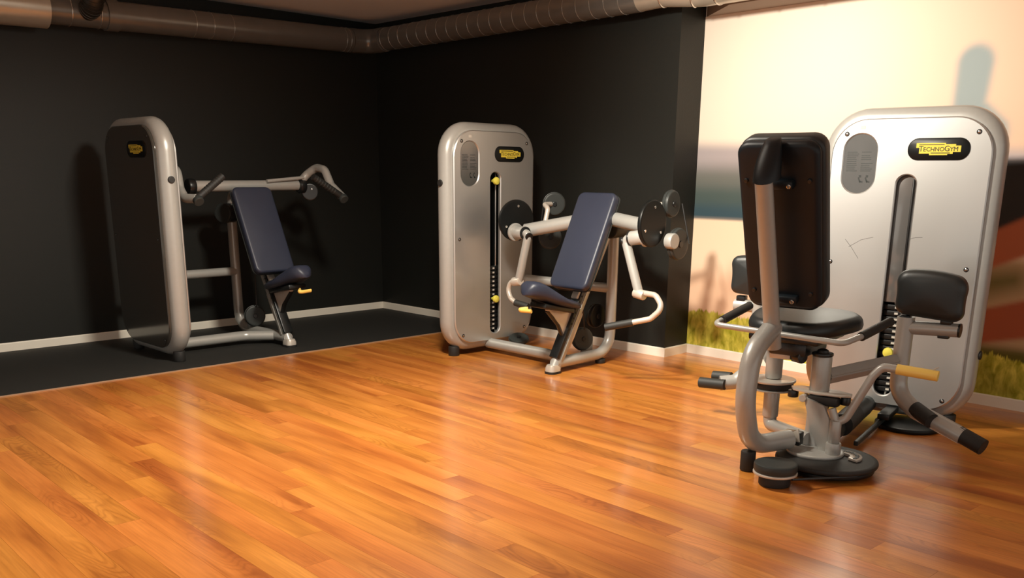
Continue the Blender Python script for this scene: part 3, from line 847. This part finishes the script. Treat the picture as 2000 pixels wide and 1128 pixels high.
pulley('floor_pulley', (0.745, 0.115, 0.158), (0.95, -0.28, 0.1), 0.070, 0.045, m2)
pulley('floor_pulley', (0.145, 0.155, 0.075), (0.25, -0.25, 0.93), 0.066, 0.030, m2)
pulley('floor_pulley', (0.72, 0.27, 0.285), (1, 0, 0), 0.075, 0.04, m2, 'gloss_black')
box('wheel_bracket', (0.745, 0.16, 0.115), (0.02, 0.10, 0.10), 'silver', m2, 0.004)
tube('cable', [(0.80, 0.02, 0.56), (0.775, 0.10, 0.22)], 0.004, 'cable', m2, 0, n=8)

# ------------------------------------------------------------------ machine at the left: shoulder press with a high beam and angled grips
m1 = thing('shoulder_press_machine', 'silver press machine with high cross beam and angled grips, standing on the charcoal mat', 'exercise machine', (0.77, -2.387, 0.0036), math.radians(90))
tower(m1, 'shield', 'smoked', 0.350, plug=(-TW / 2 - 0.001, 1.098))
MX1 = 0.776
seat_unit(m1, MX1, -0.085, -0.115, 0.752)
tube('press_beam', [(0.36, 0.14, 1.052), (1.20, 0.14, 1.058)], 0.036, 'silver', m1, 0, n=22)
tube('beam_brace', [(MX1 - 0.02, 0.325, 0.86), (MX1 - 0.02, 0.30, 1.00), (MX1 - 0.02, 0.16, 1.05)], 0.032, 'silver', m1, 0.10)
tube('link_rod', [(0.92, 0.10, 1.085), (1.215, 0.10, 1.110)], 0.012, 'silver', m1, 0, n=12)
for sd in (-1, 1):
    c0 = 0.755
    X = lambda d: c0 + sd * d
    disc('arm_hub', (X(0.455) if sd > 0 else 0.375, 0.13, 1.052), (1, 0, 0), 0.050, 0.050, 'black', m1, 0.008, 28)
    hub = disc('arm_disc', (X(0.52), 0.12, 1.010), (-0.45, -0.89, 0), 0.060, 0.035, 'black', m1, 0.006, 30)
    disc('disc_screw', Vector((X(0.52), 0.12, 1.010)) + Vector((-0.45, -0.89, 0)) * 0.018 + Vector((0.012, -0.006, 0.02)), (-0.45, -0.89, 0), 0.006, 0.004, 'steel', hub, 0.001, 12)
    arm = [(X(0.44), 0.14, 1.066), (X(0.50), 0.11, 1.135), (X(0.535), 0.045, 1.180), (X(0.532), -0.065, 1.165), (X(0.525), -0.145, 1.060), (X(0.515), -0.290, 0.985)]
    if sd < 0: arm = [(0.300, 0.14, 1.066), (0.215, 0.03, 1.165), (0.200, -0.06, 1.150), (0.185, -0.110, 1.040), (0.170, -0.200, 0.985), (0.200, -0.300, 0.985)]
    tube('press_arm', arm, 0.028, 'silver', m1, 0.07, n=18)
    e = Vector(arm[-1])
    disc('arm_end_cap', e + Vector((0, -0.016, -0.012)), (0, -0.79, -0.61), 0.032, 0.030, 'pulley', m1, 0.005, 24)
    g1 = Vector((X(0.28), -0.30, 1.118)) if sd > 0 else Vector((X(0.375), -0.30, 1.119))
    v = (g1 - e).normalized()
    gr = tube('hand_grip', [e, g1], 0.023, 'rubber', m1, 0, n=16)
    L = (g1 - e).length
    for k in range(8): ring_seam(e + v * (L * (0.30 + 0.085 * k)), v, 0.0212, gr, 0.011, 'grip_rib', 'grip')
disc('upper_pulley', (0.690, 0.30, 0.868), (-0.88, -0.47, 0), 0.068, 0.055, 'pulley', m1, 0.01)
disc('upper_pulley_back', (0.735, 0.30, 0.868), (1, 0, 0), 0.066, 0.055, 'black', m1, 0.008)
pulley('floor_pulley', (0.760, 0.10, 0.165), (-0.30, -0.95, 0.05), 0.071, 0.045, m1)
box('wheel_bracket', (0.760, 0.155, 0.115), (0.06, 0.02, 0.10), 'silver', m1, 0.004)
tube('cable', [(0.74, 0.02, 0.50), (0.755, 0.06, 0.23)], 0.004, 'cable', m1, 0, n=8)

# ------------------------------------------------------------------ machine at the right: leg machine seen from behind its seat
m3 = thing('leg_exercise_machine', 'large silver leg machine seen from behind its black seat, in front of the printed wall', 'exercise machine', (4.707, -0.472, 0), math.atan2(-0.990, 0.139))
tower(m3, 'shield', 'shield', 0.336, cover=True, plug=(TW / 2 + 0.001, 0.36), scuffs=True)
def Q(n, r, z): return Vector((n, r + 0.015, z))
# spine tube and backrest post
tube('spine_tube', [Q(1.05, -0.095, 0.108), Q(1.235, -0.185, 0.104), Q(1.305, -0.195, 0.30), Q(1.262, -0.195, 0.490), Q(1.075, -0.193, 0.565)], 0.0395, 'silver', m3, [0.11, 0.30, 0.14], n=24)
disc('spine_foot', Q(1.232, -0.190, 0.042), (0, 0, 1), 0.030, 0.084, 'rubber', m3, 0.006, 26)
pa = (Q(1.305, -0.190, 1.17) - Q(1.065, -0.192, 0.50)).normalized()
bm = bmesh.new(); tube_into(bm, [Q(1.058, -0.192, 0.48), Q(1.29, -0.190, 1.128)], 0.034, 0.030, (1, 0, 0), 24)
link_mesh('backrest_post', bm, 'silver', m3)
# shell and pad of the backrest
sb, st_ = Q(0.985, -0.192, 0.625), Q(1.200, -0.192, 1.272)
up = (st_ - sb).normalized(); Rv = Vector((0, 1, 0)); nb = Rv.cross(up)
if nb.x < 0: Rv = -Rv; nb = Rv.cross(up)
Hs = (st_ - sb).length
def shell_shape(x, y, w, h):
    return x * (1 + 0.06 * (y / h)), y
cushion('backrest_shell', (sb + st_) / 2 - nb * 0.040, Rv, up, 0.315, Hs, 0.040, 'shell', m3, 0.05, 0.022, 0.004, shell_shape)
cushion('backrest_pad', (sb + st_) / 2 - nb * 0.042, -Rv, up, 0.325, Hs + 0.012, 0.075, 'vinyl', m3, 0.055, 0.022, 0.008, shell_shape)
# cap that covers the post's upper end, blending into the shell
c0 = Q(1.292, -0.190, 1.130)
loops = []
for k in range(11):
    s = k / 10
    cc = c0 + up * (0.125 * s) - nb * (0.030 + 0.075 * s ** 1.5)
    w = 0.050 * (1 - 0.45 * s ** 2.5); d = 0.062 * (1 - 0.45 * s)
    loops.append([cc + Rv * (w * math.cos(t)) + nb * (d * math.sin(t)) for t in [2 * math.pi * j / 22 for j in range(22)]])
bm = bmesh.new(); loft_into(bm, loops); link_mesh('post_cap', bm, 'shell', m3, angle=60)
for y_ in (0.185, -0.285):
    bm = bmesh.new(); box_into(bm, (sb + st_) / 2 + up * y_ + nb * 0.016, (0.140, 0.034, 0.036), 0.010, Matrix((Rv, up, nb)).transposed())
    link_mesh('post_bracket', bm, 'shell', m3)
mid = (sb + st_) / 2
for x, y, d, mt in ((-0.125, 0.195, 0.003, 'black'), (0.125, 0.195, 0.003, 'black'), (-0.118, -0.262, 0.003, 'black'), (0.118, -0.262, 0.003, 'black'), (-0.058, 0.185, 0.036, 'steel'), (0.058, 0.185, 0.036, 'steel'), (-0.054, -0.285, 0.036, 'steel'), (0.054, -0.285, 0.036, 'steel')):
    p = mid + Rv * x + up * y + nb * d
    disc('bolt', p, nb, 0.009, 0.010, mt, m3, 0.003, 16)
# seat
def seat_shape(x, y, w, h):
    k = 0.80 + 0.24 * smooth(-0.4, 0.25, y / h)
    return x * k, y + 0.02 * math.cos(math.pi * x / w)
cushion('seat', Q(0.775, -0.19, 0.517), (0, 1, 0), (-1, 0, 0.04), 0.46, 0.45, 0.066, 'vinyl', m3, 0.16, 0.036, 0.016, seat_shape)
box('seat_pan', Q(0.80, -0.19, 0.500), (0.34, 0.30, 0.032), 'black', m3, 0.010)
box('seat_rail', Q(0.83, -0.17, 0.460), (0.26, 0.16, 0.055), 'black', m3, 0.010)
disc('adjuster_knob', Q(0.93, -0.130, 0.43), (0.5, 0.85, 0), 0.026, 0.060, 'black', m3, 0.006, 22)
box('adjuster_bracket', Q(0.93, -0.205, 0.43), (0.03, 0.09, 0.035), 'castmetal', m3, 0.005)
box('adjuster_tab', Q(0.94, -0.165, 0.458), (0.016, 0.03, 0.016), 'knob', m3, 0.004)
# hand rail with two grips
hr = tube('hand_rail', [Q(0.78, -0.463, 0.573), Q(0.99, -0.490, 0.535), Q(1.005, 0.070, 0.517), Q(0.86, 0.120, 0.543)], 0.0125, 'silver', m3, 0.035, n=14)
tube('rail_grip', [Q(0.93, -0.478, 0.546), Q(0.70, -0.455, 0.588)], 0.019, 'rubber', m3, 0, n=16)
tube('rail_grip', [Q(0.90, 0.106, 0.535), Q(0.705, 0.160, 0.578)], 0.019, 'rubber', m3, 0, n=16)
# pivot columns under the seat
colR, colL = Q(0.90, -0.040, 0), Q(0.79, -0.283, 0)
Z = Vector((0, 0, 1))
rod('pivot_column', colR + Z * 0.255, colR + Z * 0.440, 0.040, 'silver', m3, 0.005, 28)
disc('column_cap', colR + Z * 0.447, (0, 0, 1), 0.043, 0.014, 'black', m3, 0.004, 28)
bm = bmesh.new(); lathe_into(bm, colR + Z * 0.452, (0, 0, 1), [(0, 0.026), (0.012, 0.022), (0.018, 0.010), (0.019, 0)], 20); link_mesh('column_bolt', bm, 'black', m3)
rod('pivot_column', colL + Z * 0.295, colL + Z * 0.455, 0.036, 'silver', m3, 0.005, 28)
rod('pivot_column', colL + Z * 0.120, colL + Z * 0.262, 0.034, 'silver', m3, 0.005, 28)
disc('pivot_wheel', colL + Z * 0.287, (0, 0, 1), 0.098, 0.012, 'castmetal', m3, 0.004, 40)
disc('pivot_wheel_groove', colL + Z * 0.268, (0, 0, 1), 0.088, 0.030, 'rubber', m3, 0.004, 40)
disc('pivot_wheel', colL + Z * 0.249, (0, 0, 1), 0.096, 0.008, 'silver', m3, 0.003, 40)
# lower link from the left column to the base
tube('lower_link', [colL + Z * 0.125, colL + Z * 0.085, Q(0.94, -0.05, 0.090)], 0.029, 'silver', m3, 0.025, n=18)
# base: column foot, gusset, two discs, index plate
bm = bmesh.new(); lathe_into(bm, colR + Z * 0.05, (0, 0, 1), [(0, 0.050), (0.02, 0.043), (0.09, 0.041), (0.215, 0.040)], 28); link_mesh('column_base', bm, 'silver', m3)
prism('gusset_plate', [(-0.055, 0.275), (0.045, 0.250), (0.075, 0.20), (0.088, 0.050), (0.045, 0.050), (-0.01, 0.15)], Q(0.965, -0.030, 0), (0.25, 0.97, 0), (0, 0, 1), 0.014, 'silver', m3, 0.003)
bd = Q(1.02, 0.055, 0)
disc('index_disc', bd + Z * 0.042, (0, 0, 1), 0.200, 0.020, 'rubber', m3, 0.007, 60)
disc('index_disc_lower', bd + Z * 0.020, (0, 0, 1), 0.188, 0.018, 'gloss_black', m3, 0.005, 60)
disc('disc_hub_plate', bd + Q(-0.035, -0.06, 0.058) - Vector((0, 0.015, 0)), (0, 0, 1), 0.115, 0.014, 'silver', m3, 0.005, 44)
arc = [(0.085 * math.cos(a), 0.085 * math.sin(a)) for a in [math.radians(-25 + 15 * k) for k in range(11)]] + [(0.040 * math.cos(a), 0.040 * math.sin(a)) for a in [math.radians(125 - 15 * k) for k in range(11)]]
ip = prism('index_plate', arc, bd + Vector((-0.03, 0.045, 0.058)), (0, 1, 0), (-1, 0, 0), 0.010, 'castmetal', m3, 0.002)
for k in range(9):
    a = math.radians(-15 + 16 * k); p = bd + Vector((-0.03 - 0.066 * math.sin(a), 0.045 + 0.066 * math.cos(a), 0.0635))
    disc('index_hole', p, (0, 0, 1), 0.0085, 0.003, 'ink', ip, 0.0008, 12)
sm = Q(1.335, -0.035, 0)
pw = disc('idler_wheel', sm + Z * 0.072, (0, 0, 1), 0.082, 0.034, 'pulley', m3, 0.007, 44)
disc('idler_rim', sm + Z * 0.050, (0, 0, 1), 0.084, 0.010, 'castmetal', pw, 0.003, 44)
disc('idler_base', sm + Z * 0.022, (0, 0, 1), 0.060, 0.044, 'rubber', m3, 0.005, 40)
tube('drive_belt', [sm + Vector((0.02, 0.075, 0.040)), bd + Vector((0.10, 0.155, 0.026))], 0.005, 'cable', m3, 0, n=8)
tube('drive_belt', [sm + Vector((-0.06, -0.050, 0.040)), bd + Vector((-0.02, -0.185, 0.026))], 0.005, 'cable', m3, 0, n=8)
# stop block with steel cheek beside the lower link
box('stop_block', Q(1.005, -0.095, 0.105), (0.05, 0.075, 0.055), 'black', m3, 0.006)
prism('stop_cheek', [(-0.04, -0.025), (0.035, -0.025), (0.025, 0.030)], Q(1.035, -0.085, 0.125), (0.3, 0.95, 0), (0, 0, 1), 0.008, 'castmetal', m3, 0.002)
disc('stop_bolt', Q(1.05, -0.150, 0.110), (0, 1, 0), 0.013, 0.05, 'steel', m3, 0.003, 16)
# cams clamped on the right column
cam_poly = [(0.02, -0.055), (0.09, -0.045), (0.14, -0.02), (0.13, 0.02), (0.06, 0.05), (-0.02, 0.055), (-0.09, 0.045), (-0.125, 0.015), (-0.10, -0.03), (-0.04, -0.05)]
prism('cam_plate', cam_poly, colR + Z * 0.290, (0, 1, 0), (-1, 0, 0), 0.010, 'castmetal', m3, 0.003)
box('cam_clamp', colR + Vector((0.035, 0.035, 0.262)), (0.05, 0.125, 0.036), 'rubber', m3, 0.008)
disc('cam_bolt', colR + Vector((0.045, -0.045, 0.265)), (1, 0, 0), 0.016, 0.045, 'castmetal', m3, 0.003, 16)
disc('cam_roller', colR + Vector((0.01, -0.105, 0.268)), (0, 0, 1), 0.022, 0.030, 'black', m3, 0.004, 20)
disc('cam_roller', colR + Vector((0.01, 0.115, 0.268)), (0, 0, 1), 0.020, 0.034, 'black', m3, 0.004, 20)
# release lever with yellow sleeve
rod('lever_socket', Q(1.00, 0.072, 0.062), Q(1.00, 0.072, 0.112), 0.030, 'silver', m3, 0.004, 24)
rod('lever_socket_upper', Q(1.00, 0.072, 0.112), Q(1.00, 0.072, 0.205), 0.023, 'silver', m3, 0.003, 22)
lv = tube('release_lever', [Q(1.00, 0.050, 0.250), Q(1.00, 0.074, 0.195), Q(0.985, 0.105, 0.215), Q(0.965, 0.185, 0.395), Q(0.955, 0.215, 0.435), Q(0.950, 0.275, 0.432)], 0.0165, 'silver', m3, 0.035, n=16)
tube('yellow_sleeve', [Q(0.950, 0.268, 0.4325), Q(0.945, 0.418, 0.424)], 0.0205, 'yellow', m3, 0, n=18)
tube('cable_tie_end', [Q(0.945, 0.395, 0.445), Q(0.94, 0.415, 0.458)], 0.003, 'tag', m3, 0, n=6)
# right leg arm: lateral bar, upright, thigh pad and foot pegs
ER = Q(0.50, 0.168, 0)
bm = bmesh.new(); tube_into(bm, [colR + Vector((-0.02, 0.02, 0.352)), ER + Z * 0.385], 0.026, 0.038, (0, 0, 1), 4)
bmesh.ops.bevel(bm, geom=list(bm.edges), offset=0.006, segments=2, affect='EDGES')
link_mesh('lateral_bar', bm, 'silver', m3)
tube('leg_upright', [ER + Z * 0.575, ER + Z * 0.245, Q(0.545, 0.26, 0.185), Q(0.60, 0.470, 0.120)], 0.036, 'silver', m3, [0.16, 0.05], n=22)
tube('pad_tube', [ER + Vector((0, -0.01, 0.530)), Q(0.50, 0.380, 0.538)], 0.029, 'silver', m3, 0)
disc('tube_cap', Q(0.50, 0.384, 0.538), (0, 1, 0), 0.030, 0.010, 'black', m3, 0.003, 22)
for r in (0.165, 0.330): box('pad_block', Q(0.50, r, 0.570), (0.04, 0.045, 0.024), 'black', m3, 0.005)
box('pad_block', Q(0.50, 0.325, 0.506), (0.03, 0.045, 0.014), 'black', m3, 0.004)
def knee(x, y, w, h):
    u, v = x / w * 2, y / h * 2
    return x * (1 + 0.03 * v * v - 0.055 * (1 - v * v) + 0.02 * v), y + 0.020 * (1 - u * u) * smooth(-1, 1, v) - 0.010 * u
cushion('thigh_pad', Q(0.47, 0.257, 0.668), (0, 1, 0), (0, 0, 1), 0.285, 0.180, 0.078, 'vinyl', m3, 0.052, 0.032, 0.010, knee)
tube('foot_peg', [Q(0.595, 0.452, 0.128), Q(0.625, 0.555, 0.094)], 0.034, 'rubber', m3, 0, n=20)
tube('foot_peg', [Q(0.55, 0.260, 0.195), Q(0.605, 0.345, 0.165)], 0.033, 'rubber', m3, 0, n=20)
# left leg arm
EL = Q(0.36, -0.545, 0)
bm = bmesh.new(); tube_into(bm, [colL + Vector((-0.02, -0.02, 0.352)), EL + Z * 0.372], 0.026, 0.036, (0, 0, 1), 4)
bmesh.ops.bevel(bm, geom=list(bm.edges), offset=0.006, segments=2, affect='EDGES')
link_mesh('lateral_bar', bm, 'silver', m3)
tube('leg_upright', [EL + Z * 0.565, EL + Z * 0.245, Q(0.44, -0.610, 0.170), Q(0.48, -0.67, 0.162)], 0.036, 'silver', m3, [0.14, 0.03], n=22)
tube('pad_tube', [Q(0.36, -0.672, 0.537), Q(0.36, -0.42, 0.537)], 0.030, 'silver', m3, 0)
for r in (-0.640, -0.49): box('pad_block', Q(0.36, r, 0.572), (0.04, 0.045, 0.028), 'black', m3, 0.005)
cushion('thigh_pad', Q(0.33, -0.560, 0.675), (0, 1, 0), (0, 0, 1), 0.270, 0.172, 0.078, 'vinyl', m3, 0.04, 0.028, 0.010, knee)
tube('foot_peg', [Q(0.42, -0.640, 0.185), Q(0.42, -0.735, 0.180)], 0.026, 'grip', m3, 0, n=20)
tube('foot_peg', [Q(0.50, -0.635, 0.162), Q(0.50, -0.768, 0.156)], 0.026, 'grip', m3, 0, n=20)
# rail from the base to the tower
tube('base_rail', [Q(0.93, -0.02, 0.070), Q(0.06, -0.075, 0.070)], 0.042, 'pulley', m3, 0, n=22)
tube('rail_sleeve', [Q(0.62, -0.020, 0.088), Q(0.40, -0.040, 0.088)], 0.050, 'rubber', m3, 0, n=22)
tube('rail_sleeve', [Q(0.39, -0.040, 0.086), Q(0.20, -0.055, 0.086)], 0.047, 'pulley', m3, 0, n=22)
box('cable_guard', Q(0.34, 0.045, 0.030), (0.66, 0.020, 0.022), 'pulley', m3, 0.004, Matrix.Rotation(0.06, 3, 'Z'))
box('cable_guard', Q(0.14, 0.05, 0.062), (0.22, 0.055, 0.030), 'black', m3, 0.006, Matrix.Rotation(0.06, 3, 'Z'))
disc('guard_foot', Q(0.12, 0.14, 0.012), (0, 0, 1), 0.15, 0.022, 'gloss_black', m3, 0.006, 44)

# ------------------------------------------------------------------ words for the parts that look different from the rest of their machine
PART_LABELS = {
    'badge': 'black oval badge with a yellow nameplate', 'logo_plate': 'stepped yellow nameplate', 'lettering': 'black lettering on the nameplate',
    'selector_pin': 'lemon yellow selector pin', 'increment_knob': 'lemon yellow knob at the top of the slot', 'weight_plate': 'black iron weight plate',
    'seat_lever': 'yellow seat lever', 'yellow_sleeve': 'yellow sleeve on the release lever', 'placard': 'grey oval instruction placard',
    'backrest_shell': 'black plastic shell at the back of the backrest', 'tube_plug': 'round black plug in the frame tube',
    'edge_trim': 'thin pale strip along the mat edge', 'wide_duct_tube': 'wider and brighter length of duct', 'branch_hose': 'dark flexible branch hose',
}
for o in list(bpy.data.objects):
    base = o.name.split('.')[0]
    if o.parent and base in PART_LABELS: o['label'] = PART_LABELS[base]
    if o.parent and base in ('seat', 'backrest'):
        o['label'] = ('navy' if o.data.materials[0].name == 'navy_vinyl' else 'black') + ' vinyl ' + base
